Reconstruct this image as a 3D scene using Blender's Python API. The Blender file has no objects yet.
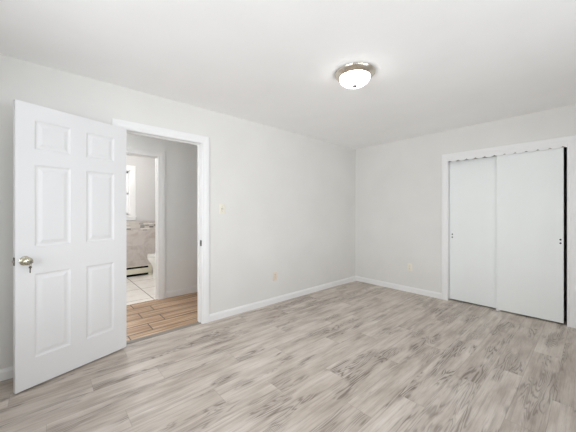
import bpy, bmesh, math, random
from mathutils import Vector, Matrix

random.seed(4)
S = bpy.context.scene
COL = S.collection
PI = math.pi

# ------------------------------------------------------------------ camera
AZ = math.radians(48.25)
EYE = 1.2535
cam_d = bpy.data.cameras.new('camera')
cam = bpy.data.objects.new('camera', cam_d); COL.objects.link(cam)
cam.location = (0, 0, EYE)
cam.rotation_euler = (PI / 2, 0, AZ - PI / 2)
cam_d.sensor_width = 36.0
cam_d.lens = 272.6 / 576 * 36
cam_d.shift_y = -3.0 / 576
cam_d.clip_start = 0.02
S.camera = cam

# ------------------------------------------------------------------ world, daylight, exposure
S.view_settings.view_transform = 'Standard'
S.view_settings.look = 'None'
S.view_settings.gamma = 1.0
S.view_settings.use_curve_mapping = False
S.view_settings.exposure = -0.10
W = bpy.data.worlds.new('sky'); S.world = W; W.use_nodes = True
W.node_tree.nodes['Background'].inputs[0].default_value = (0.86, 0.93, 1.0, 1)
W.node_tree.nodes['Background'].inputs[1].default_value = 1.2
S.cycles.max_bounces = 16
S.cycles.diffuse_bounces = 10
S.cycles.transparent_max_bounces = 12
S.cycles.sample_clamp_indirect = 6.0
S.cycles.caustics_reflective = False
S.cycles.caustics_refractive = False


def area(name, loc, aim, sx, sy, power, col=(1, 1, 1)):
    d = bpy.data.lights.new(name, 'AREA'); d.shape = 'RECTANGLE'; d.size = sx; d.size_y = sy
    d.energy = power; d.color = col
    o = bpy.data.objects.new(name, d); COL.objects.link(o); o.location = loc
    o.rotation_euler = Vector(aim).to_track_quat('-Z', 'Y').to_euler()
    return o


# daylight standing just outside the room's windows
area('daylight_south_window', (1.2, -2.2, 1.36), (0, 1, 0), 4.2, 1.0, 126, (0.93, 0.965, 1.0))
area('daylight_west_window', (-1.9, 0.85, 1.42), (1, 0, 0), 2.6, 1.0, 122, (0.94, 0.97, 1.0))
area('daylight_bathroom_window', (1.75, 6.75, 1.90), (-0.5, -1, -0.3), 1.1, 1.3, 100, (0.91, 0.955, 1.0))
# unseen fill lights without fixtures, added to brighten the hall and the bathroom
pl_ = bpy.data.lights.new('hall_fill', 'POINT'); pl_.energy = 31; pl_.shadow_soft_size = 0.12; pl_.color = (0.95, 0.97, 1.0)
plo = bpy.data.objects.new('hall_fill', pl_); COL.objects.link(plo); plo.location = (-0.9, 3.6, 2.28)
pl_ = bpy.data.lights.new('bathroom_fill', 'POINT'); pl_.energy = 31; pl_.shadow_soft_size = 0.10; pl_.color = (1.0, 0.975, 0.95)
plo = bpy.data.objects.new('bathroom_fill', pl_); COL.objects.link(plo); plo.location = (0.85, 5.0, 2.28)

# ------------------------------------------------------------------ room dimensions
XB, YA = 4.319, 2.951          # right wall plane, left wall plane
XW, YS = -0.85, -0.85          # walls behind the camera
H = 2.44
WT = 0.115                     # partition thickness
YH0 = YA + WT                  # hall side of the left wall
YH1 = 4.20                     # far hall wall
YB0 = YH1 + WT                 # bathroom side
YB1 = 6.10                     # bathroom back wall


# ------------------------------------------------------------------ materials
def lin(r, g, b):
    f = lambda c: (c / 255 / 12.92) if c / 255 <= 0.04045 else ((c / 255 + 0.055) / 1.055) ** 2.4
    return (f(r), f(g), f(b), 1)


class NT:
    def __init__(self, name):
        self.m = bpy.data.materials.new(name); self.m.use_nodes = True
        self.t = self.m.node_tree
        self.b = self.t.nodes['Principled BSDF']

    def n(self, typ, **kw):
        x = self.t.nodes.new(typ)
        for k, v in kw.items():
            setattr(x, k, v)
        return x

    def l(self, a, b):
        self.t.links.new(a, b)

    def val(self, sock, v):
        if hasattr(v, 'is_output'):
            self.l(v, sock)
        else:
            sock.default_value = v

    def math(self, op, a, b=0.0, c=None):
        x = self.n('ShaderNodeMath', operation=op)
        self.val(x.inputs[0], a); self.val(x.inputs[1], b)
        if c is not None:
            self.val(x.inputs[2], c)
        return x.outputs[0]

    def mix(self, f, a, b, blend='MIX'):
        x = self.n('ShaderNodeMix', data_type='RGBA', blend_type=blend)
        self.val(x.inputs[0], f); self.val(x.inputs[6], a); self.val(x.inputs[7], b)
        return x.outputs[2]

    def xyz(self):
        tc = self.n('ShaderNodeTexCoord'); s = self.n('ShaderNodeSeparateXYZ')
        self.l(tc.outputs['Object'], s.inputs[0])
        return s.outputs[0], s.outputs[1], s.outputs[2], tc.outputs['Object']

    def comb(self, x, y, z):
        c = self.n('ShaderNodeCombineXYZ')
        for i, v in enumerate((x, y, z)):
            self.val(c.inputs[i], v)
        return c.outputs[0]

    def noise(self, vec, scale, detail=3.0, rough=0.5, dist=0.0):
        x = self.n('ShaderNodeTexNoise')
        self.l(vec, x.inputs['Vector'])
        x.inputs['Scale'].default_value = scale; x.inputs['Detail'].default_value = detail
        x.inputs['Roughness'].default_value = rough; x.inputs['Distortion'].default_value = dist
        return x.outputs[0]

    def white(self, vec):
        x = self.n('ShaderNodeTexWhiteNoise', noise_dimensions='3D'); self.l(vec, x.inputs[0])
        return x.outputs[0]

    def ramp(self, f, stops):
        x = self.n('ShaderNodeValToRGB'); self.val(x.inputs[0], f)
        e = x.color_ramp.elements
        while len(e) < len(stops):
            e.new(0.5)
        for i, (p, c) in enumerate(stops):
            e[i].position = p; e[i].color = c if len(c) == 4 else (*c, 1)
        return x.outputs[0]

    def smooth(self, f, a, b):
        x = self.n('ShaderNodeMapRange', interpolation_type='SMOOTHSTEP')
        self.val(x.inputs[0], f); x.inputs[1].default_value = a; x.inputs[2].default_value = b
        return x.outputs[0]

    def bump(self, h, strength, dist=0.002):
        x = self.n('ShaderNodeBump'); x.inputs['Strength'].default_value = strength
        x.inputs['Distance'].default_value = dist; self.l(h, x.inputs['Height'])
        self.l(x.outputs[0], self.b.inputs['Normal'])


def paint(name, col, rough=0.6, spec=0.3, mott=0.02, bscale=260, bstr=0.05):
    m = NT(name)
    _, _, _, v = m.xyz()
    a = m.noise(v, 2.3, 4.0)
    lo = tuple(c * (1 - mott) for c in col[:3]) + (1,); hi = tuple(min(1, c * (1 + mott)) for c in col[:3]) + (1,)
    m.l(m.ramp(a, [(0.3, lo), (0.7, hi)]), m.b.inputs['Base Color'])
    m.b.inputs['Roughness'].default_value = rough
    m.b.inputs['Specular IOR Level'].default_value = spec
    if bstr:
        m.bump(m.noise(v, bscale, 2.0), bstr, 0.001)
    return m.m


def metal(name, col, rough):
    m = NT(name)
    _, _, _, v = m.xyz()
    m.b.inputs['Metallic'].default_value = 1.0
    m.l(m.ramp(m.noise(v, 60, 3.0), [(0.2, tuple(c * 0.93 for c in col[:3])), (0.8, col)]), m.b.inputs['Base Color'])
    m.b.inputs['Roughness'].default_value = rough
    return m.m


M = {}
M['wall'] = paint('warm light grey wall paint', lin(222, 221, 218), 0.62, 0.28)
M['hallwall'] = paint('greige hall paint', lin(232, 233, 232), 0.6, 0.28)
M['bathwall'] = paint('cream bathroom paint', lin(205, 204, 203), 0.55, 0.3)
M['ceil'] = paint('ceiling paint', lin(249, 249, 249), 0.8, 0.15, bstr=0.08)
M['trim'] = paint('white trim paint', lin(233, 233, 233), 0.38, 0.4, 0.008, bstr=0)
M['door'] = paint('white door paint', lin(226, 226, 227), 0.42, 0.4, 0.008, 400, 0.03)
M['slab'] = paint('off-white closet door paint', lin(235, 238, 237), 0.42, 0.4, 0.012, 300, 0.03)
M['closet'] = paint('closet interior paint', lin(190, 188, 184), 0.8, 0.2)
M['ivory'] = paint('ivory plastic', lin(231, 227, 213), 0.35, 0.45, 0.006, bstr=0)
M['beige'] = paint('beige plastic', lin(226, 213, 199), 0.35, 0.45, 0.006, bstr=0)
M['slot'] = paint('dark slot', lin(40, 36, 32), 0.7, 0.2, 0.01, bstr=0)
M['black'] = paint('black void', lin(14, 14, 14), 0.9, 0.1, 0.01, bstr=0)
M['nickel'] = metal('brushed nickel', lin(222, 213, 200), 0.24)
M['brass'] = metal('satin nickel with a warm cast', lin(206, 200, 180), 0.27)
M['steel'] = metal('dull steel', lin(150, 146, 138), 0.35)
M['darkmetal'] = metal('aged bronze', lin(92, 84, 74), 0.4)
M['porcelain'] = paint('porcelain', lin(243, 243, 240), 0.12, 0.55, 0.004, bstr=0)
M['heater'] = paint('cream enamel', lin(222, 217, 200), 0.4, 0.4, 0.01, bstr=0)
M['threshold'] = paint('grey vinyl strip', lin(138, 131, 123), 0.45, 0.35, 0.05, 90, 0.05)

# frosted glowing dome
m = NT('frosted glass dome')
m.b.inputs['Base Color'].default_value = (0.95, 0.95, 0.93, 1)
m.b.inputs['Roughness'].default_value = 0.3
lw = m.n('ShaderNodeLayerWeight'); lw.inputs[0].default_value = 0.35
_, _, _, v = m.xyz()
m.l(m.ramp(m.noise(v, 9.0, 3.0), [(0.3, (1, 0.985, 0.96)), (0.7, (1, 0.99, 0.975))]), m.b.inputs['Emission Color'])
m.b.inputs['Emission Strength'].default_value = 11.0
M['dome'] = m.m

# window glass
m = NT('clear window glass')
tr = m.n('ShaderNodeBsdfTransparent'); gl = m.n('ShaderNodeBsdfGlossy'); gl.inputs['Roughness'].default_value = 0.02
mx = m.n('ShaderNodeMixShader'); mx.inputs[0].default_value = 0.06
m.l(tr.outputs[0], mx.inputs[1]); m.l(gl.outputs[0], mx.inputs[2])
m.l(mx.outputs[0], m.t.nodes['Material Output'].inputs[0])
M['glass'] = m.m


# grey oak vinyl planks, running along X
def plank_floor():
    m = NT('grey oak plank floor')
    X, Y, Z, v = m.xyz()
    wid, lon = 0.18, 1.22
    ry = m.math('DIVIDE', m.math('SUBTRACT', Y, 1.622 - 40 * wid), wid)
    row = m.math('FLOOR', ry); fy = m.math('FRACT', ry)
    off = m.math('FRACT', m.math('MULTIPLY_ADD', row, 0.3713, 0.0))   # staggered ends
    off = m.math('ADD', off, m.math('MULTIPLY', m.white(m.comb(row, 3.0, 7.0)), 0.12))
    rx = m.math('ADD', m.math('DIVIDE', m.math('ADD', X, 20.0), lon), off)
    pk = m.math('FLOOR', rx); fx = m.math('FRACT', rx)
    seed = m.comb(pk, row, 5.0)
    r1 = m.white(seed); r2 = m.white(m.comb(row, pk, 11.0)); r3 = m.white(m.comb(pk, row, 23.0))
    sz = m.math('MULTIPLY', r2, 60.0)
    # coordinates of the board: long fibres
    lv = m.comb(m.math('MULTIPLY', X, 0.75), m.math('MULTIPLY', Y, 8.0), sz)
    field = m.noise(lv, 1.3, 3.0, 0.40, 0.25)
    rings = m.math('FRACT', m.math('MULTIPLY', field, 24.0))
    rings = m.math('ABSOLUTE', m.math('SUBTRACT', m.math('MULTIPLY', rings, 2.0), 1.0))
    ringl = m.smooth(rings, 0.35, 0.95)
    patch = m.smooth(m.noise(m.comb(m.math('MULTIPLY', X, 1.0), m.math('MULTIPLY', Y, 4.0), m.math('ADD', sz, 9.0)), 1.9, 2.0, 0.5), 0.50, 0.60)
    fib = m.noise(m.comb(m.math('MULTIPLY', X, 3.0), m.math('MULTIPLY', Y, 75.0), sz), 2.0, 4.0, 0.65)
    fine = m.noise(m.comb(m.math('MULTIPLY', X, 9.0), m.math('MULTIPLY', Y, 190.0), sz), 2.0, 2.0, 0.5)
    cloud = m.noise(m.comb(m.math('MULTIPLY', X, 1.0), m.math('MULTIPLY', Y, 4.0), sz), 2.6, 3.0, 0.55)
    base = m.ramp(cloud, [(0.28, lin(177, 165, 154)), (0.5, lin(203, 193, 183)), (0.75, lin(220, 212, 203))])
    tone = m.ramp(r1, [(0.0, (0.89, 0.875, 0.86)), (0.35, (0.96, 0.95, 0.945)), (0.7, (1.0, 1.0, 1.0)), (1.0, (1.035, 1.035, 1.04))])
    c = m.mix(1.0, base, tone, 'MULTIPLY')
    c = m.mix(m.math('MULTIPLY', m.smooth(fib, 0.48, 0.72), 0.38), c, lin(146, 133, 123))
    c = m.mix(m.math('MULTIPLY', m.smooth(fine, 0.5, 0.75), 0.2), c, lin(222, 216, 210))
    streak = m.noise(m.comb(m.math('MULTIPLY', X, 1.2), m.math('MULTIPLY', Y, 30.0), m.math('ADD', sz, 3.0)), 1.3, 3.0, 0.6)
    c = m.mix(m.math('MULTIPLY', m.smooth(streak, 0.52, 0.66), 0.34), c, lin(140, 127, 117))
    c = m.mix(m.math('MULTIPLY', m.smooth(streak, 0.46, 0.32), 0.25), c, lin(226, 220, 214))
    gr = m.math('MULTIPLY', m.math('MULTIPLY_ADD', ringl, 0.66, 0.16), m.math('MULTIPLY', patch, m.math('MULTIPLY_ADD', r3, 0.45, 0.55)))
    c = m.mix(gr, c, lin(106, 94, 85))
    # knots
    vo = m.n('ShaderNodeTexVoronoi', feature='F1'); vo.inputs['Scale'].default_value = 1.15
    m.l(m.comb(X, m.math('MULTIPLY', Y, 1.9), m.math('MULTIPLY', r2, 0.001)), vo.inputs['Vector'])
    kn = m.math('SUBTRACT', 1.0, m.smooth(vo.outputs['Distance'], 0.012, 0.05))
    c = m.mix(m.math('MULTIPLY', kn, 0.6), c, lin(110, 98, 88))
    # seams
    ey = m.math('MINIMUM', fy, m.math('SUBTRACT', 1.0, fy))
    ex = m.math('MINIMUM', fx, m.math('SUBTRACT', 1.0, fx))
    sy = m.math('SUBTRACT', 1.0, m.smooth(ey, 0.004, 0.014))
    sx = m.math('SUBTRACT', 1.0, m.smooth(ex, 0.0006, 0.002))
    seam = m.math('MAXIMUM', sy, sx)
    c = m.mix(m.math('MULTIPLY', seam, 0.32), c, lin(118, 107, 98))
    m.l(c, m.b.inputs['Base Color'])
    m.l(m.math('MULTIPLY_ADD', fib, 0.16, 0.36), m.b.inputs['Roughness'])
    m.b.inputs['Specular IOR Level'].default_value = 0.42
    h = m.math('SUBTRACT', m.math('MULTIPLY', fib, 0.25), seam)
    m.bump(h, 0.25, 0.001)
    return m.m


def hall_tile():
    m = NT('brown wood-look tile floor')
    X, Y, Z, v = m.xyz()
    wid, lon = 0.209, 0.92
    ry = m.math('DIVIDE', m.math('SUBTRACT', Y, 3.155 - 10 * wid), wid)
    row = m.math('FLOOR', ry); fy = m.math('FRACT', ry)
    odd = m.math('MODULO', row, 2.0)              # rows alternate between two joint positions
    jx = m.math('MULTIPLY_ADD', odd, 0.19, 0.87)
    jx = m.math('SUBTRACT', jx, m.math('MULTIPLY', m.math('LESS_THAN', row, 9.5), 0.427))
    rx = m.math('DIVIDE', m.math('ADD', m.math('SUBTRACT', X, jx), 10 * lon), lon)
    pk = m.math('FLOOR', rx); fx = m.math('FRACT', rx)
    r1 = m.white(m.comb(pk, row, 3.0)); sz = m.math('MULTIPLY', r1, 40.0)
    f1 = m.noise(m.comb(m.math('MULTIPLY', X, 1.3), m.math('MULTIPLY', Y, 26.0), sz), 1.6, 3.0, 0.6)
    f2 = m.noise(m.comb(m.math('MULTIPLY', X, 2.0), m.math('MULTIPLY', Y, 90.0), sz), 2.0, 2.0, 0.5)
    c = m.ramp(f1, [(0.3, lin(140, 108, 80)), (0.5, lin(184, 153, 126)), (0.66, lin(214, 190, 166))])
    c = m.mix(m.math('MULTIPLY', m.smooth(f2, 0.45, 0.7), 0.45), c, lin(126, 94, 66))
    c = m.mix(1.0, c, m.ramp(r1, [(0.0, (0.86, 0.84, 0.80)), (1.0, (1.06, 1.04, 1.0))]), 'MULTIPLY')
    ey = m.math('MULTIPLY', m.math('MINIMUM', fy, m.math('SUBTRACT', 1.0, fy)), wid)
    ex = m.math('MULTIPLY', m.math('MINIMUM', fx, m.math('SUBTRACT', 1.0, fx)), lon)
    sy = m.math('MULTIPLY', m.math('SUBTRACT', 1.0, m.smooth(ey, 0.006, 0.013)), 0.95)
    sx = m.math('SUBTRACT', 1.0, m.smooth(ex, 0.004, 0.008))
    seam = m.math('MAXIMUM', sy, sx)
    c = m.mix(m.math('MULTIPLY', seam, 0.9), c, lin(66, 58, 50))
    m.l(c, m.b.inputs['Base Color'])
    m.b.inputs['Roughness'].default_value = 0.42
    m.bump(m.math('SUBTRACT', 1.0, seam), 0.3, 0.001)
    return m.m


def square_tile(name, size, ox, oy, col, colb, grout, gw, plane='XY', rough=0.25, off=0.0):
    m = NT(name)
    X, Y, Z, v = m.xyz()
    a = X if plane[0] == 'X' else Y
    b = Y if plane[1] == 'Y' else Z
    sx, sy = size
    ra = m.math('DIVIDE', m.math('ADD', m.math('SUBTRACT', a, ox), 20 * sx), sx)
    rb = m.math('DIVIDE', m.math('ADD', m.math('SUBTRACT', b, oy), 20 * sy), sy)
    row = m.math('FLOOR', rb)
    if off:
        ra = m.math('ADD', ra, m.math('MULTIPLY', m.math('MODULO', row, 2.0), off))
    pa = m.math('FLOOR', ra)
    fa = m.math('FRACT', ra); fb = m.math('FRACT', rb)
    ea = m.math('MULTIPLY', m.math('MINIMUM', fa, m.math('SUBTRACT', 1.0, fa)), sx)
    eb = m.math('MULTIPLY', m.math('MINIMUM', fb, m.math('SUBTRACT', 1.0, fb)), sy)
    seam = m.math('SUBTRACT', 1.0, m.smooth(m.math('MINIMUM', ea, eb), gw * 0.5, gw))
    r1 = m.white(m.comb(pa, row, 2.0))
    vs = m.n('ShaderNodeVectorMath', operation='ADD'); m.l(v, vs.inputs[0]); m.l(m.comb(m.math('MULTIPLY', r1, 9.0), r1, 0.0), vs.inputs[1])
    cl = m.noise(vs.outputs[0], 3.2, 6.0, 0.62, 1.2)
    c = m.ramp(cl, [(0.36, colb), (0.52, col), (0.7, tuple(min(1, x * 1.04) for x in col[:3]))])
    c = m.mix(m.math('MULTIPLY', seam, 0.85), c, grout)
    m.l(c, m.b.inputs['Base Color'])
    m.b.inputs['Roughness'].default_value = rough
    m.bump(m.math('SUBTRACT', 1.0, seam), 0.25, 0.001)
    return m.m


def mosaic():
    m = NT('glass and stone mosaic border')
    X, Y, Z, v = m.xyz()
    sx, sy = 0.085, 0.034
    rb = m.math('DIVIDE', Z, sy); row = m.math('FLOOR', rb)
    ra = m.math('ADD', m.math('DIVIDE', m.math('ADD', X, 5.0), sx), m.math('MULTIPLY', m.white(m.comb(row, 1.0, 1.0)), 5.0))
    pa = m.math('FLOOR', ra)
    r = m.white(m.comb(pa, row, 4.0))
    c = m.ramp(r, [(0.0, lin(112, 108, 104)), (0.2, lin(150, 147, 144)), (0.38, lin(208, 202, 195)), (0.7, lin(190, 182, 175)), (1.0, lin(226, 222, 216))])
    fa = m.math('FRACT', ra); fb = m.math('FRACT', rb)
    ea = m.math('MULTIPLY', m.math('MINIMUM', fa, m.math('SUBTRACT', 1.0, fa)), sx)
    eb = m.math('MULTIPLY', m.math('MINIMUM', fb, m.math('SUBTRACT', 1.0, fb)), sy)
    seam = m.math('SUBTRACT', 1.0, m.smooth(m.math('MINIMUM', ea, eb), 0.001, 0.0025))
    c = m.mix(seam, c, lin(208, 204, 198))
    m.l(c, m.b.inputs['Base Color']); m.b.inputs['Roughness'].default_value = 0.15
    return m.m


M['floor'] = plank_floor()
M['halltile'] = hall_tile()
M['bathfloor'] = square_tile('cream bathroom floor tile', (0.46, 0.62), 1.185, 4.36, lin(246, 243, 238), lin(238, 232, 224), lin(120, 110, 98), 0.008, 'XY', 0.22)
M['bathtile'] = square_tile('marbled wall tile', (0.50, 0.30), 0.9, 0.0, lin(204, 197, 193), lin(186, 176, 171), lin(192, 185, 180), 0.003, 'XZ', 0.2, 0.5)
M['mosaic'] = mosaic()


# ------------------------------------------------------------------ mesh helpers
def finish(bm, name, mat, parent=None, smooth=False, loc=None):
    bmesh.ops.recalc_face_normals(bm, faces=bm.faces)
    me = bpy.data.meshes.new(name); bm.to_mesh(me); bm.free()
    me.materials.append(mat)
    if smooth:
        for p in me.polygons:
            p.use_smooth = True
        me.set_sharp_from_angle(angle=math.radians(38))
    o = bpy.data.objects.new(name, me); COL.objects.link(o)
    if parent:
        o.parent = parent
    if loc:
        o.location = loc
    return o


def box(bm, x0, y0, z0, x1, y1, z1, bev=0.0, seg=2):
    vs = [bm.verts.new(p) for p in ((x0, y0, z0), (x1, y0, z0), (x1, y1, z0), (x0, y1, z0), (x0, y0, z1), (x1, y0, z1), (x1, y1, z1), (x0, y1, z1))]
    fs = [bm.faces.new([vs[i] for i in f]) for f in ((3, 2, 1, 0), (4, 5, 6, 7), (0, 1, 5, 4), (1, 2, 6, 5), (2, 3, 7, 6), (3, 0, 4, 7))]
    if bev:
        es = list({e for f in fs for e in f.edges})
        bmesh.ops.bevel(bm, geom=es, offset=bev, segments=seg, profile=0.5, affect='EDGES')


def lathe(bm, prof, mat4=Matrix(), n=40):
    """profile of (radius, height) turned round local Z, closed where the radius is 0"""
    rings = []
    for r, z in prof:
        if r < 1e-6:
            rings.append([bm.verts.new(mat4 @ Vector((0, 0, z)))])
        else:
            rings.append([bm.verts.new(mat4 @ Vector((r * math.cos(2 * PI * k / n), r * math.sin(2 * PI * k / n), z))) for k in range(n)])
    for a, b in zip(rings, rings[1:]):
        for k in range(n):
            k2 = (k + 1) % n
            if len(a) == 1 and len(b) == 1:
                continue
            if len(a) == 1:
                bm.faces.new((a[0], b[k], b[k2]))
            elif len(b) == 1:
                bm.faces.new((a[k], b[0], a[k2]))
            else:
                bm.faces.new((a[k], b[k], b[k2], a[k2]))


def loft(bm, secs, n=36, cap=True):
    """closed rings: each section is a list of points"""
    rings = [[bm.verts.new(p) for p in s] for s in secs]
    for a, b in zip(rings, rings[1:]):
        m_ = len(a)
        for k in range(m_):
            bm.faces.new((a[k], a[(k + 1) % m_], b[(k + 1) % m_], b[k]))
    if cap:
        bm.faces.new(rings[0]); bm.faces.new(rings[-1])


def sweep(bm, prof, path, closed=False):
    """prof(k) gives the ring of points at path index k"""
    rings = [[bm.verts.new(p) for p in prof(k)] for k in range(len(path))]
    m_ = len(rings[0])
    for a, b in zip(rings, rings[1:]):
        for k in range(m_):
            bm.faces.new((a[k], a[(k + 1) % m_], b[(k + 1) % m_], b[k]))
    bm.faces.new(rings[0]); bm.faces.new(rings[-1])


def prism(bm, pts, fn0, fn1):
    """outline pts (u,v) extruded between two mappings"""
    a = [bm.verts.new(fn0(u, v)) for u, v in pts]; b = [bm.verts.new(fn1(u, v)) for u, v in pts]
    n = len(pts)
    for k in range(n):
        bm.faces.new((a[k], a[(k + 1) % n], b[(k + 1) % n], b[k]))
    bm.faces.new(a); bm.faces.new(b)


def tag(o, label, cat, group=None, kind=None):
    o['label'] = label; o['category'] = cat
    if group:
        o['group'] = group
    if kind:
        o['kind'] = kind
    return o


def struct(o, label, cat):
    return tag(o, label, cat, None, 'structure')


def thing(name, loc, label, cat, rot=0.0, group=None):
    o = bpy.data.objects.new(name, None); COL.objects.link(o); o.location = loc; o.rotation_euler = (0, 0, rot)
    o.empty_display_size = 0.05
    return tag(o, label, cat, group)


def boxes(name, lst, mat, parent=None, bev=0.0, smooth=False):
    bm = bmesh.new()
    for b in lst:
        box(bm, *b, bev)
    return finish(bm, name, mat, parent, smooth)


# casing profile: (distance out from the opening edge, projection from the wall)
def casing_prof(w, t):
    return [(0, 0), (0, t * 0.55), (w * 0.10, t * 0.72), (w * 0.30, t * 0.72), (w * 0.38, t * 0.86), (w * 0.55, t), (w * 0.92, t), (w, t * 0.86), (w, 0)]


def casing(name, to3, u0, u1, ztop, w, t, mat, parent=None):
    """mitred three-sided casing; to3(u, z, proj) places a point"""
    bm = bmesh.new(); P = casing_prof(w, t)
    path = [0, 1, 2, 3]

    def ring(k):
        r = []
        for d, p in P:
            if k == 0: r.append(to3(u0 - d, 0.0, p))
            if k == 1: r.append(to3(u0 - d, ztop + d, p))
            if k == 2: r.append(to3(u1 + d, ztop + d, p))
            if k == 3: r.append(to3(u1 + d, 0.0, p))
        return r
    sweep(bm, ring, path)
    return finish(bm, name, mat, parent)


def baseboard(name, runs, label, mat=None, hgt=0.085, th=0.013, parent=None):
    """runs: (ax, ay, bx, by, nx, ny) along the wall foot with the room-side normal"""
    bm = bmesh.new()
    P = [(0, 0), (th, 0), (th, hgt * 0.72), (th * 0.8, hgt * 0.84), (th * 0.45, hgt * 0.93), (th * 0.35, hgt), (0, hgt)]
    for ax, ay, bx, by, nx, ny in runs:
        sweep(bm, lambda k: [((ax, bx)[k] + nx * p, (ay, by)[k] + ny * p, z) for p, z in P], [0, 1])
    o = finish(bm, name, mat or M['trim'], parent)
    return struct(o, label, 'baseboard')


# ------------------------------------------------------------------ openings
DX0, DX1, DZ = 0.545, 1.325, 2.04          # bedroom doorway in the left wall (clear of the jambs)
JB = 0.018                                 # jamb thickness
BX0, BX1, BZ = 0.50, 1.222, 2.06           # bathroom doorway in the far hall wall
CY0, CY1, CZT = 0.194, 1.390, 2.02         # closet opening in the right wall
SWX0, SWX1, SWZ0, SWZ1 = -0.25, 2.65, 0.80, 2.05     # window behind the camera, south wall
WWY0, WWY1 = 0.0, 1.9                              # window behind the camera, west wall
BWX0, BWX1, BWZ0, BWZ1 = 0.44, 1.262, 1.19, 2.10   # bathroom window opening

# ------------------------------------------------------------------ floors and ceilings
struct(boxes('floor', [(XW - WT, YS - WT, -0.06, XB + 0.9, YA + 0.03, 0.0)], M['floor']), 'grey oak plank floor of the empty bedroom', 'floor')
struct(boxes('floor_hall', [(-1.6, YA + 0.03, -0.06, 3.6, YH1 + 0.03, 0.0)], M['halltile']), 'brown wood-look tile floor of the hall beyond the doorway', 'floor')
struct(boxes('floor_bathroom', [(-0.3, YH1 + 0.03, -0.06, 2.4, YB1 + WT, 0.0)], M['bathfloor']), 'cream square tile floor of the bathroom across the hall', 'floor')
struct(boxes('ceiling', [(XW - WT, YS - WT, H, XB + 0.9, YA + 0.05, H + 0.08)], M['ceil']), 'flat white bedroom ceiling holding the dome light', 'ceiling')
struct(boxes('ceiling_hall', [(-1.6, YA + 0.05, H, 3.6, YB1 + WT, H + 0.08)], M['ceil']), 'ceiling over the hall and bathroom', 'ceiling')

# ------------------------------------------------------------------ walls
# left wall: two skins so that the hall side has its own paint
def holed(name, mk, u0, u1, h0, h1, z0, z1, mat):
    """wall with one opening h0..h1 x z0..z1; mk(ua, ub, za, zb) gives a box"""
    l = [mk(u0, h0, 0, H), mk(h1, u1, 0, H), mk(h0, h1, z1, H)]
    if z0 > 0:
        l.append(mk(h0, h1, 0, z0))
    return boxes(name, l, mat)


ymid = YA + 0.06
struct(holed('wall_left', lambda a, b, z, w: (a, YA, z, b, ymid, w), XW - WT, XB, DX0 - JB, DX1 + JB, 0, DZ + JB, M['wall']),
       'long pale grey bedroom wall with the open doorway', 'wall')
struct(holed('wall_hall_near', lambda a, b, z, w: (a, ymid, z, b, YH0, w), -1.6, 3.6, DX0 - JB, DX1 + JB, 0, DZ + JB, M['hallwall']),
       'hall side of the wall around the bedroom doorway', 'wall')
struct(holed('wall_right', lambda a, b, z, w: (XB, a, z, XB + WT, b, w), YS - WT, YA + WT, CY0 - JB, CY1 + JB, 0, CZT + JB, M['wall']),
       'pale grey end wall around the sliding closet doors', 'wall')
struct(holed('wall_front', lambda a, b, z, w: (a, YS - WT, z, b, YS, w), XW - WT, XB, SWX0, SWX1, SWZ0, SWZ1, M['wall']),
       'pale grey window wall facing the doorway wall', 'wall')
struct(holed('wall_rear', lambda a, b, z, w: (XW - WT, a, z, XW, b, w), YS, YA, WWY0, WWY1, SWZ0, SWZ1, M['wall']),
       'pale grey window wall facing the closet', 'wall')
ym2 = YH1 + 0.06
struct(holed('wall_hall_far', lambda a, b, z, w: (a, YH1, z, b, ym2, w), -1.6, 3.6, BX0 - JB, BX1 + JB, 0, BZ + JB, M['hallwall']),
       'greige hall wall seen through the doorway, with the bathroom opening', 'wall')
struct(boxes('wall_hall_end', [(-1.72, YH0, 0, -1.6, YH1, H), (3.6, YH0, 0, 3.72, YH1, H)], M['hallwall']), 'end walls of the hall', 'wall')
struct(holed('wall_bathroom_near', lambda a, b, z, w: (a, ym2, z, b, YB0, w), -0.3, 2.4, BX0 - JB, BX1 + JB, 0, BZ + JB, M['bathwall']),
       'bathroom side of the hall wall', 'wall')
struct(boxes('wall_bathroom_side', [(-0.42, YB0, 0, -0.3, YB1, H), (2.25, YB0, 0, 2.37, YB1, H)], M['bathwall']), 'side walls of the bathroom', 'wall')
wb = holed('wall_bathroom_back', lambda a, b, z, w: (a, YB1, z, b, YB1 + WT, w), -0.42, 2.37, BWX0, BWX1, BWZ0, BWZ1, M['bathwall'])
struct(wb, 'cream bathroom wall with a window above a tiled lower half', 'wall')
boxes('wainscot_tile', [(-0.3, YB1 - 0.010, 0, 2.25, YB1, 0.900)], M['bathtile'], wb)
boxes('mosaic_border', [(-0.3, YB1 - 0.012, 0.900, 2.25, YB1, 1.062)], M['mosaic'], wb)
boxes('tile_cap', [(-0.3, YB1 - 0.014, 1.062, 2.25, YB1, 1.095)], M['bathtile'], wb, 0.004)
# closet interior
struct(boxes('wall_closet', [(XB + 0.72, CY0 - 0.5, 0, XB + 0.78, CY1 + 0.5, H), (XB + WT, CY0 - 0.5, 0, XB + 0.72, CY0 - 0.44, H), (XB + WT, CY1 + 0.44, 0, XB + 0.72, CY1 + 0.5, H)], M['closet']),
       'dark closet interior behind the sliding doors', 'wall')

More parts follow.
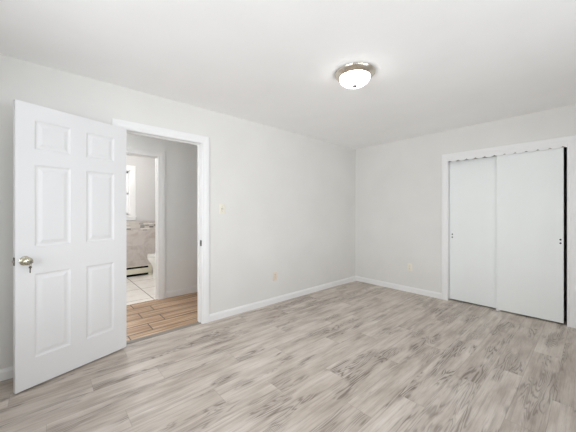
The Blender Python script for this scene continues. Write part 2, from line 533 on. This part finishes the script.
# ------------------------------------------------------------------ baseboards
CW = 0.080                                  # bedroom casing width
baseboard('baseboard_left', [(XW, YA, DX0 - CW - 0.004, YA, 0, -1), (DX1 + CW + 0.004, YA, XB, YA, 0, -1)], 'white baseboard along the long wall either side of the doorway')
baseboard('baseboard_right', [(XB, YA, XB, CY1 + 0.083, -1, 0), (XB, CY0 - 0.083, XB, YS, -1, 0)], 'white baseboard along the closet wall')
baseboard('baseboard_front', [(XW, YS, XB, YS, 0, 1)], 'white baseboard under the south window')
baseboard('baseboard_rear', [(XW, YS, XW, YA, 1, 0)], 'white baseboard under the west window')
baseboard('baseboard_hall', [(BX1 + 0.09, YH1, 3.6, YH1, 0, -1), (-1.6, YH1, BX0 - 0.09, YH1, 0, -1)], 'white baseboard at the foot of the hall wall', hgt=0.095)

# ------------------------------------------------------------------ bedroom doorway trim
tr1 = casing('trim_1', lambda u, z, p: (u, YA - p, z), DX0 - 0.004, DX1 + 0.004, DZ + 0.004, CW, 0.018, M['trim'])
struct(tr1, 'white casing and jambs around the bedroom doorway', 'door frame')
boxes('jamb', [(DX0 - JB, YA, 0, DX0, YH0, DZ), (DX1, YA, 0, DX1 + JB, YH0, DZ), (DX0 - JB, YA, DZ, DX1 + JB, YH0, DZ + JB)], M['trim'], tr1)
boxes('door_stop', [(DX0, YA + 0.040, 0, DX0 + 0.010, YA + 0.073, DZ - 0.010), (DX1 - 0.010, YA + 0.040, 0, DX1, YA + 0.073, DZ - 0.010), (DX0, YA + 0.040, DZ - 0.010, DX1, YA + 0.073, DZ)], M['trim'], tr1, 0.002)
hc = casing('hall_casing', lambda u, z, p: (u, YH0 + p, z), DX0 - 0.004, DX1 + 0.004, DZ + 0.004, CW, 0.018, M['trim'], tr1)
sp = boxes('strike_plate', [(DX1 - 0.002, YA + 0.001, 0.878, DX1 + 0.001, YA + 0.036, 0.944)], M['darkmetal'], tr1)
sp['label'] = 'small dark metal strike plate'
boxes('strike_hole', [(DX1 - 0.0022, YA + 0.010, 0.900, DX1, YA + 0.026, 0.928)], M['black'], sp)

th = bmesh.new()
sweep(th, lambda k: [((DX0 - 0.0, DX1 + 0.0)[k], YA + 0.005 + a, z) for a, z in ((0, 0.0), (0.006, 0.004), (0.03, 0.006), (0.055, 0.006), (0.078, 0.001), (0.078, 0))], [0, 1])
struct(finish(th, 'trim_2', M['threshold']), 'grey threshold strip where the planks meet the hall tile', 'threshold')

# ------------------------------------------------------------------ open six-panel door
DW, DH, DT, DB = 0.758, 2.022, 0.035, 0.012
PL = Vector((-0.151, 2.640, 0.0)); PR = Vector((0.5690, 2.886, 0.0))
U = (PR - PL).normalized(); Nn = Vector((U.y, -U.x, 0))          # Nn points at the room
door_rot = math.atan2(U.y, U.x)


def six_panel(bm, w, h, t):
    S_ = [0, 0.103, 0.322, 0.430, 0.650, w]
    Z_ = [0, 0.203, 0.805, 1.000, 1.590, 1.700, 1.908, h]
    for y, sgn in ((0.0, 1), (t, -1)):
        for i in range(5):
            for j in range(7):
                a, b, c, d = S_[i], S_[i + 1], Z_[j], Z_[j + 1]
                if i in (1, 3) and j in (1, 3, 5):
                    steps = [(0, 0), (0.006, 0.004), (0.013, 0.0075), (0.024, 0.0075), (0.044, 0.0020), (0.047, 0.0018)]
                    rings = []
                    for ins, dep in steps:
                        yy = y + sgn * dep
                        rings.append([bm.verts.new(p) for p in ((a + ins, yy, c + ins), (b - ins, yy, c + ins), (b - ins, yy, d - ins), (a + ins, yy, d - ins))])
                    for r, q in zip(rings, rings[1:]):
                        for k in range(4):
                            bm.faces.new((r[k], r[(k + 1) % 4], q[(k + 1) % 4], q[k]))
                    bm.faces.new(rings[-1])
                else:
                    bm.faces.new([bm.verts.new(p) for p in ((a, y, c), (b, y, c), (b, y, d), (a, y, d))])
    for i in range(5):
        for z in (0, h):
            bm.faces.new([bm.verts.new(p) for p in ((S_[i], 0, z), (S_[i + 1], 0, z), (S_[i + 1], t, z), (S_[i], t, z))])
    for j in range(7):
        for x in (0, w):
            bm.faces.new([bm.verts.new(p) for p in ((x, 0, Z_[j]), (x, 0, Z_[j + 1]), (x, t, Z_[j + 1]), (x, t, Z_[j]))])
    bmesh.ops.remove_doubles(bm, verts=bm.verts, dist=0.0002)


bm = bmesh.new(); six_panel(bm, DW, DH, DT)
d1 = finish(bm, 'door_1', M['door'])
d1.location = (PL.x, PL.y, DB); d1.rotation_euler = (0, 0, door_rot)
struct(d1, 'open white six-panel door with a knob, swung back towards the wall', 'door')
KS, KZ = 0.050, 0.918 - DB


def knob(sgn, y0):
    mt = Matrix.Translation((KS, y0, KZ)) @ Matrix.Rotation(sgn * PI / 2, 4, 'X')
    b1 = bmesh.new(); lathe(b1, [(0, 0), (0.032, 0), (0.032, 0.003), (0.028, 0.007), (0.016, 0.010), (0.0, 0.010)], mt, 36)
    rose = finish(b1, 'knob_rose', M['brass'], d1, True)
    b2 = bmesh.new(); lathe(b2, [(0, 0.008), (0.011, 0.008), (0.011, 0.026), (0.018, 0.031), (0.026, 0.038), (0.0285, 0.047), (0.027, 0.056), (0.021, 0.0625), (0.010, 0.0645), (0, 0.0645)], mt, 36)
    k = finish(b2, 'door_knob', M['brass'], d1, True)
    k['label'] = 'satin metal round knob'
    b3 = bmesh.new(); lathe(b3, [(0, 0.0645), (0.0075, 0.0645), (0.0075, 0.0665), (0, 0.0665)], mt, 20)
    finish(b3, 'lock_cylinder', M['steel'], k, True)
    return mt


mt_front = knob(1, 0.0)
knob(-1, DT)
lp = boxes('latch_plate', [(-0.0025, 0.006, KZ - 0.028, 0.001, DT - 0.006, KZ + 0.028)], M['darkmetal'], d1)
b = bmesh.new(); prism(b, [(0.0105, 0.0), (0.0245, 0.0), (0.0245, -0.006), (0.0105, -0.013)], lambda y, x: (x, y, KZ - 0.008), lambda y, x: (x, y, KZ + 0.008))
finish(b, 'latch_bolt', M['steel'], lp)
for hz in (0.18, 1.0, 1.80):
    b = bmesh.new()
    lathe(b, [(0, 0), (0.006, 0), (0.006, 0.088), (0, 0.088)], Matrix.Translation((DW + 0.004, DT + 0.002, hz)), 16)
    box(b, DW - 0.0005, 0.006, hz, DW + 0.0015, DT + 0.002, hz + 0.088)
    finish(b, 'hinge', M['steel'], d1, True)

# keys: one in the lock, one hanging from it
D1M = Matrix.Translation((PL.x, PL.y, DB)) @ Matrix.Rotation(door_rot, 4, 'Z')
lock = D1M @ mt_front @ Vector((0, 0, 0.0665))


def key_mesh(bm, M4):
    """key lying in local XZ, bow at the origin, blade down -Z"""
    pts = [(0.0085 * math.cos(a), 0.0085 * math.sin(a) - 0.012) for a in [PI * 2 * k / 20 for k in range(20)]]
    a = [bm.verts.new(M4 @ Vector((u, -0.001, v))) for u, v in pts]; c = [bm.verts.new(M4 @ Vector((u, 0.001, v))) for u, v in pts]
    for k in range(20):
        bm.faces.new((a[k], a[(k + 1) % 20], c[(k + 1) % 20], c[k]))
    bm.faces.new(a); bm.faces.new(c)
    bl = [(-0.004, -0.020), (-0.004, -0.048), (0.0, -0.053), (0.003, -0.049), (0.0015, -0.046), (0.0035, -0.042), (0.0018, -0.038), (0.0035, -0.034), (0.002, -0.030), (0.004, -0.026), (0.004, -0.020)]
    a = [bm.verts.new(M4 @ Vector((u, -0.001, v))) for u, v in bl]; c = [bm.verts.new(M4 @ Vector((u, 0.001, v))) for u, v in bl]
    for k in range(len(bl)):
        bm.faces.new((a[k], a[(k + 1) % len(bl)], c[(k + 1) % len(bl)], c[k]))
    bm.faces.new(a); bm.faces.new(c)


kb = bmesh.new()
R_in = Matrix.Rotation(door_rot, 4, 'Z') @ Matrix.Rotation(-PI / 2, 4, 'X')     # blade pointing back into the door
key_mesh(kb, R_in @ Matrix.Rotation(PI / 2, 4, 'Z') @ Matrix.Translation((0, 0, 0.0)))
k1 = finish(kb, 'door_key', M['steel'], loc=lock + Nn * 0.020)
tag(k1, 'small metal key pushed into the knob of the open door', 'key')
kr = bmesh.new()
ringR = 0.011
cs = []
for k in range(28):
    t = 2 * PI * k / 28
    c = Vector((ringR * math.cos(t), 0, ringR * math.sin(t))); e = c.normalized()
    cs.append([c + 0.0011 * (e * math.cos(q) + Vector((0, 1, 0)) * math.sin(q)) for q in [2 * PI * j / 8 for j in range(8)]])
rv = [[kr.verts.new(p) for p in r] for r in cs]
for k in range(28):
    for j in range(8):
        kr.faces.new((rv[k][j], rv[k][(j + 1) % 8], rv[(k + 1) % 28][(j + 1) % 8], rv[(k + 1) % 28][j]))
kro = finish(kr, 'key_ring', M['steel'], k1, True)
kro.location = Nn * 0.006 + Vector((0, 0, -0.016)); kro.rotation_euler = (0, 0, door_rot + PI / 2 + 0.3)
kb = bmesh.new(); key_mesh(kb, Matrix.Rotation(0.25, 4, 'Z'))
k2 = finish(kb, 'door_key', M['darkmetal'], loc=lock + Nn * 0.026 + Vector((0, 0, -0.024)))
tag(k2, 'dark key dangling by its ring below the door knob', 'key')

# ------------------------------------------------------------------ bathroom doorway trim
tr3 = casing('trim_3', lambda u, z, p: (u, YH1 - p, z), BX0 - 0.004, BX1 + 0.004, BZ + 0.004, 0.094, 0.018, M['trim'])
struct(tr3, 'white casing around the bathroom doorway across the hall', 'door frame')
boxes('jamb', [(BX0 - JB, YH1, 0, BX0, YB0, BZ), (BX1, YH1, 0, BX1 + JB, YB0, BZ), (BX0 - JB, YH1, BZ, BX1 + JB, YB0, BZ + JB)], M['trim'], tr3)
boxes('door_stop', [(BX1 - 0.010, YH1 + 0.042, 0, BX1, YH1 + 0.076, BZ - 0.010), (BX0, YH1 + 0.042, 0, BX0 + 0.010, YH1 + 0.076, BZ - 0.010), (BX0, YH1 + 0.042, BZ - 0.010, BX1, YH1 + 0.076, BZ)], M['trim'], tr3, 0.002)

# ------------------------------------------------------------------ windows
def window(name, to3, u0, u1, z0, z1, wall_t, label, cas=0.075, rail=None):
    """double-hung window: casing, frame, two sashes, panes, stool; to3(u, d, z): d is depth out from the room face"""
    def bx(l):
        bm = bmesh.new()
        for (a, da, za, b_, db, zb) in l:
            p, q = to3(a, da, za), to3(b_, db, zb)
            box(bm, min(p[0], q[0]), min(p[1], q[1]), min(p[2], q[2]), max(p[0], q[0]), max(p[1], q[1]), max(p[2], q[2]), 0.002, 1)
        return bm
    f = 0.022
    root = finish(bx([(u0, 0, z0, u0 + f, wall_t, z1), (u1 - f, 0, z0, u1, wall_t, z1), (u0, 0, z1 - f, u1, wall_t, z1), (u0, 0, z0, u1, wall_t, z0 + f)]), name, M['trim'])
    struct(root, label, 'window')
    t = 0.018
    finish(bx([(u0 - cas, -t, z0 - 0.0, u0 + 0.006, 0, z1 + cas), (u1 - 0.006, -t, z0 - 0.0, u1 + cas, 0, z1 + cas), (u0 - cas, -t - 0.002, z1 - 0.006, u1 + cas, 0, z1 + cas), (u0 - cas, -t, z0 - 0.075, u1 + cas, 0, z0 - 0.015)]), 'casing', M['trim'], root)
    finish(bx([(u0 - cas - 0.01, -0.03, z0 - 0.018, u1 + cas + 0.01, 0.05, z0 + 0.008)]), 'window_sill', M['trim'], root)
    zm = rail or (z0 + z1) / 2
    sw = 0.036
    for nm, (za, zb), d in (('upper_sash', (zm - 0.018, z1 - f), 0.070), ('lower_sash', (z0 + f, zm + 0.018), 0.042)):
        a, b_ = u0 + f, u1 - f
        s = finish(bx([(a, d, za, a + sw, d + 0.026, zb), (b_ - sw, d, za, b_, d + 0.026, zb), (a, d, zb - sw, b_, d + 0.026, zb), (a, d, za, b_, d + 0.026, za + sw)]), nm, M['trim'], root)
        finish(bx([(a + sw * 0.8, d + 0.011, za + sw * 0.8, b_ - sw * 0.8, d + 0.015, zb - sw * 0.8)]), 'pane', M['glass'], s)
    return root


window('window_1', lambda u, d, z: (u, YB1 + d, z), BWX0, BWX1, BWZ0, BWZ1, WT, 'bright double-hung bathroom window seen past the open door', 0.092, 1.637)
window('window_2', lambda u, d, z: (u, YS - d, z), SWX0, SWX1, SWZ0, SWZ1, WT, 'wide double-hung bedroom window facing the doorway wall')
window('window_3', lambda u, d, z: (XW - d, u, z), WWY0, WWY1, SWZ0, SWZ1, WT, 'double-hung bedroom window facing the closet')


# ------------------------------------------------------------------ closet
tr4 = casing('trim_4', lambda u, z, p: (XB - p, u, z), CY0 - 0.0, CY1 + 0.0, CZT, 0.080, 0.018, M['trim'])
struct(tr4, 'white casing with scalloped valance around the closet', 'door frame')
boxes('jamb', [(XB, CY0 - JB, 0, XB + WT, CY0, CZT), (XB, CY1, 0, XB + WT, CY1 + JB, CZT), (XB, CY0 - JB, CZT, XB + WT, CY1 + JB, CZT + JB)], M['trim'], tr4)
# scalloped valance: lobes hanging down between small cusps
per = 0.1035; zc, dip = 2.004, 0.025
pts = [(CY0, CZT + 0.010)]
n_l = 12
c0 = CY1 + 0.085 - 0.0
yy = CY0
N = 240
for k in range(N + 1):
    y = CY0 + (CY1 - CY0) * k / N
    ph = ((1.367 - y) / per) % 1.0
    pts.append((y, zc - dip * math.sin(PI * ph) ** 0.7))
pts.append((CY1, CZT + 0.010))
bm = bmesh.new(); prism(bm, pts, lambda u, v: (XB - 0.011, u, v), lambda u, v: (XB + 0.002, u, v))
va = finish(bm, 'valance', M['trim'], tr4); va['label'] = 'white scalloped valance board'
boxes('track', [(XB + 0.012, CY0, CZT - 0.03, XB + 0.095, CY1, CZT)], M['steel'], tr4)


def slider(name, y0, y1, x0, label, hole_y, hz):
    o = boxes(name, [(x0, y0, 0.016, x0 + 0.034, y1, 2.005)], M['slab'], None, 0.0025)
    struct(o, label, 'closet door')
    for z in hz:
        b = bmesh.new(); lathe(b, [(0, 0.0009), (0.0085, 0.0009), (0.0090, 0.0), (0, 0.0)], Matrix.Translation((x0, hole_y, z)) @ Matrix.Rotation(-PI / 2, 4, 'Y'), 18)
        h = finish(b, 'screw_hole', M['black'], o); h['label'] = 'small dark screw hole'
    return o


slider('door_2', 0.795, 1.388, XB + 0.056, 'left white sliding closet door, set behind the other', 1.352, (0.948, 0.906))
slider('door_3', 0.222, 0.828, XB + 0.014, 'right white sliding closet door with a black gap at its edge', 0.247, (0.953, 0.913))
g = thing('floor_guide', (XB + 0.05, 0.815, 0.0), 'small white floor guide under the overlapping closet doors', 'door guide')
boxes('base', [(-0.035, -0.022, 0, 0.045, 0.022, 0.004)], M['trim'], g, 0.001)
boxes('guide_fin', [(-0.001, -0.018, 0.004, 0.005, 0.018, 0.03)], M['trim'], g)
boxes('guide_fin', [(-0.040, -0.018, 0.004, -0.036, 0.018, 0.028)], M['trim'], g)

# ------------------------------------------------------------------ switch and outlets (built facing -Y, turned on their roots)
def plate(bm, w, h, t):
    pts = [(0, 0.0)]
    box(bm, -w / 2, -t, -h / 2, w / 2, 0, h / 2, 0.0022, 2)


def outlet(x, y, z, rot, label, mat):
    o = thing('wall_outlet', (x, y, z), label, 'electrical outlet', rot, None)
    bm = bmesh.new(); plate(bm, 0.072, 0.117, 0.0055); finish(bm, 'cover_plate', mat, o, True)
    for s in (-1, 1):
        bm = bmesh.new()
        pts = [(0.0165 * math.cos(a), max(-0.0125, min(0.0125, 0.0165 * math.sin(a)))) for a in [2 * PI * k / 32 for k in range(32)]]
        prism(bm, pts, lambda u, v: (u, -0.0055, s * 0.0205 + v), lambda u, v: (u, -0.0085, s * 0.0205 + v))
        r = finish(bm, 'receptacle', mat, o)
        boxes('slot', [(-0.0078, -0.0088, s * 0.0205 - 0.001, -0.0058, -0.0080, s * 0.0205 + 0.008), (0.0058, -0.0088, s * 0.0205 - 0.001, 0.0078, -0.0080, s * 0.0205 + 0.007), (-0.002, -0.0088, s * 0.0205 - 0.009, 0.002, -0.0080, s * 0.0205 - 0.005)], M['slot'], r)
    bm = bmesh.new(); lathe(bm, [(0, 0.0055), (0.003, 0.0055), (0.0028, 0.0068), (0, 0.0070)], Matrix.Rotation(PI / 2, 4, 'X'), 14)
    finish(bm, 'screw', M['steel'], o, True)
    return o


outlet(2.388, YA, 0.373, 0.0, 'beige duplex outlet on the long wall, right of the doorway', M['beige'])
outlet(XB, 1.935, 0.394, -PI / 2, 'ivory duplex outlet on the end wall beside the closet', M['ivory'])
s = thing('light_switch', (1.577, YA, 1.300), 'ivory toggle light switch on the wall beside the doorway', 'light switch')
bm = bmesh.new(); plate(bm, 0.074, 0.120, 0.006); finish(bm, 'cover_plate', M['ivory'], s, True)
boxes('toggle_slot', [(-0.0065, -0.0064, -0.013, 0.0065, -0.0055, 0.013)], M['slot'], s)
bm = bmesh.new(); prism(bm, [(-0.006, -0.010), (-0.006, 0.004), (-0.021, 0.0135), (-0.0225, 0.008)], lambda y, z: (-0.0048, y, -z), lambda y, z: (0.0048, y, -z))
finish(bm, 'toggle', M['ivory'], s)
for z in (-0.030, 0.030):
    bm = bmesh.new(); lathe(bm, [(0, 0.006), (0.003, 0.006), (0.0028, 0.0072), (0, 0.0074)], Matrix.Translation((0, 0, z)) @ Matrix.Rotation(PI / 2, 4, 'X'), 14)
    finish(bm, 'screw', M['steel'], s, True)

# ------------------------------------------------------------------ ceiling light
LX, LY, LR = 1.965, 1.350, 0.167
c = thing('ceiling_light', (LX, LY, H), 'round flush ceiling light with a glowing frosted dome and nickel rim', 'ceiling light')
bm = bmesh.new()
lathe(bm, [(0, 0), (LR, 0), (LR + 0.002, -0.004), (LR, -0.010), (LR - 0.010, -0.020), (LR - 0.020, -0.033), (LR - 0.030, -0.040), (LR - 0.038, -0.041), (LR - 0.042, -0.036), (LR - 0.042, -0.030), (0, -0.030)], n=72)
finish(bm, 'rim', M['nickel'], c, True)
bm = bmesh.new(); R0 = LR - 0.040
lathe(bm, [(R0, -0.038)] + [(R0 * math.cos(t) ** 0.85, -0.042 - 0.066 * math.sin(t) ** 1.15) for t in [PI / 2 * k / 14 for k in range(14)]] + [(0, -0.108)], n=72)
finish(bm, 'glass_shade', M['dome'], c, True)
bm = bmesh.new(); lathe(bm, [(0, -0.104), (0.024, -0.106), (0.025, -0.110), (0.016, -0.114), (0.006, -0.118), (0, -0.119)], n=24)
finish(bm, 'finial', M['steel'], c, True)

# ------------------------------------------------------------------ baseboard heater in the bathroom
hr = thing('baseboard_heater', (0.66, YB1 - 0.012, 0.0), 'cream baseboard heater along the bathroom wall under the window', 'heater')
x0, x1 = -0.90, 0.972
bm = bmesh.new()
sweep(bm, lambda k: [((x0, x1)[k], -a, z) for a, z in ((0.0, 0.0), (0.006, 0.0), (0.006, 0.196), (0.050, 0.196), (0.055, 0.190), (0.052, 0.184), (0.008, 0.190))], [0, 1])
finish(bm, 'back_panel', M['heater'], hr)
bm = bmesh.new()
sweep(bm, lambda k: [((x0, x1)[k], -a, z) for a, z in ((0.060, 0.046), (0.064, 0.050), (0.064, 0.138), (0.058, 0.150), (0.056, 0.148), (0.061, 0.136), (0.061, 0.050), (0.058, 0.046))], [0, 1])
finish(bm, 'front_panel', M['heater'], hr)
bm = bmesh.new()
sweep(bm, lambda k: [((x0, x1)[k], -a, z) for a, z in ((0.008, 0.006), (0.054, 0.006), (0.054, 0.178), (0.008, 0.178))], [0, 1])
fe = finish(bm, 'fin_slot_shade', M['black'], hr); fe['label'] = 'heating element block blackened to give the slots their shade'  # element block coloured black to stand for the shade inside the slots
boxes('end_cap', [(x1 - 0.058, -0.066, 0.0, x1 + 0.004, 0.0, 0.198)], M['heater'], hr, 0.006)
boxes('end_cap', [(x0 - 0.004, -0.066, 0.0, x0 + 0.06, 0.0, 0.198)], M['heater'], hr, 0.006)

# ------------------------------------------------------------------ toilet, tank against the bathroom's right wall
tl = thing('toilet', (2.245, 5.63, 0.0), 'white toilet half hidden by the bathroom door frame', 'toilet', PI)
# local: +X runs from the tank side towards the bowl tip


def oval(cx, rx, ry, z, n=40, p=2.3, back=None):
    out = []
    for k in range(n):
        t = 2 * PI * k / n
        ct, st = math.cos(t), math.sin(t)
        x = cx + rx * math.copysign(abs(ct) ** (2 / p), ct); y = ry * math.copysign(abs(st) ** (2 / p), st)
        out.append((x, y, z))
    return out


bm = bmesh.new()
loft(bm, [oval(0.42, 0.290, 0.120, 0.0), oval(0.42, 0.292, 0.122, 0.012), oval(0.42, 0.280, 0.112, 0.05), oval(0.42, 0.272, 0.106, 0.14), oval(0.435, 0.270, 0.118, 0.22),
          oval(0.455, 0.285, 0.150, 0.29), oval(0.478, 0.305, 0.176, 0.355), oval(0.48, 0.312, 0.184, 0.40), oval(0.48, 0.310, 0.182, 0.416), oval(0.48, 0.29, 0.165, 0.420)])
finish(bm, 'bowl', M['porcelain'], tl, True)
bm = bmesh.new(); loft(bm, [oval(0.505, 0.278, 0.178, 0.421), oval(0.505, 0.286, 0.186, 0.427), oval(0.505, 0.286, 0.186, 0.438), oval(0.505, 0.281, 0.181, 0.442)])
finish(bm, 'seat', M['porcelain'], tl, True)
bm = bmesh.new(); loft(bm, [oval(0.500, 0.278, 0.180, 0.443), oval(0.500, 0.286, 0.187, 0.449), oval(0.500, 0.286, 0.187, 0.460), oval(0.495, 0.268, 0.170, 0.470)])
finish(bm, 'seat_lid', M['porcelain'], tl, True)
bm = bmesh.new(); box(bm, 0.012, -0.20, 0.415, 0.205, 0.20, 0.735, 0.022, 4); finish(bm, 'tank', M['porcelain'], tl, True)
bm = bmesh.new(); box(bm, 0.004, -0.212, 0.735, 0.216, 0.212, 0.770, 0.012, 3); finish(bm, 'tank_lid', M['porcelain'], tl, True)
bm = bmesh.new(); box(bm, 0.204, 0.10, 0.672, 0.218, 0.17, 0.688, 0.004, 2); finish(bm, 'flush_handle', M['nickel'], tl, True)
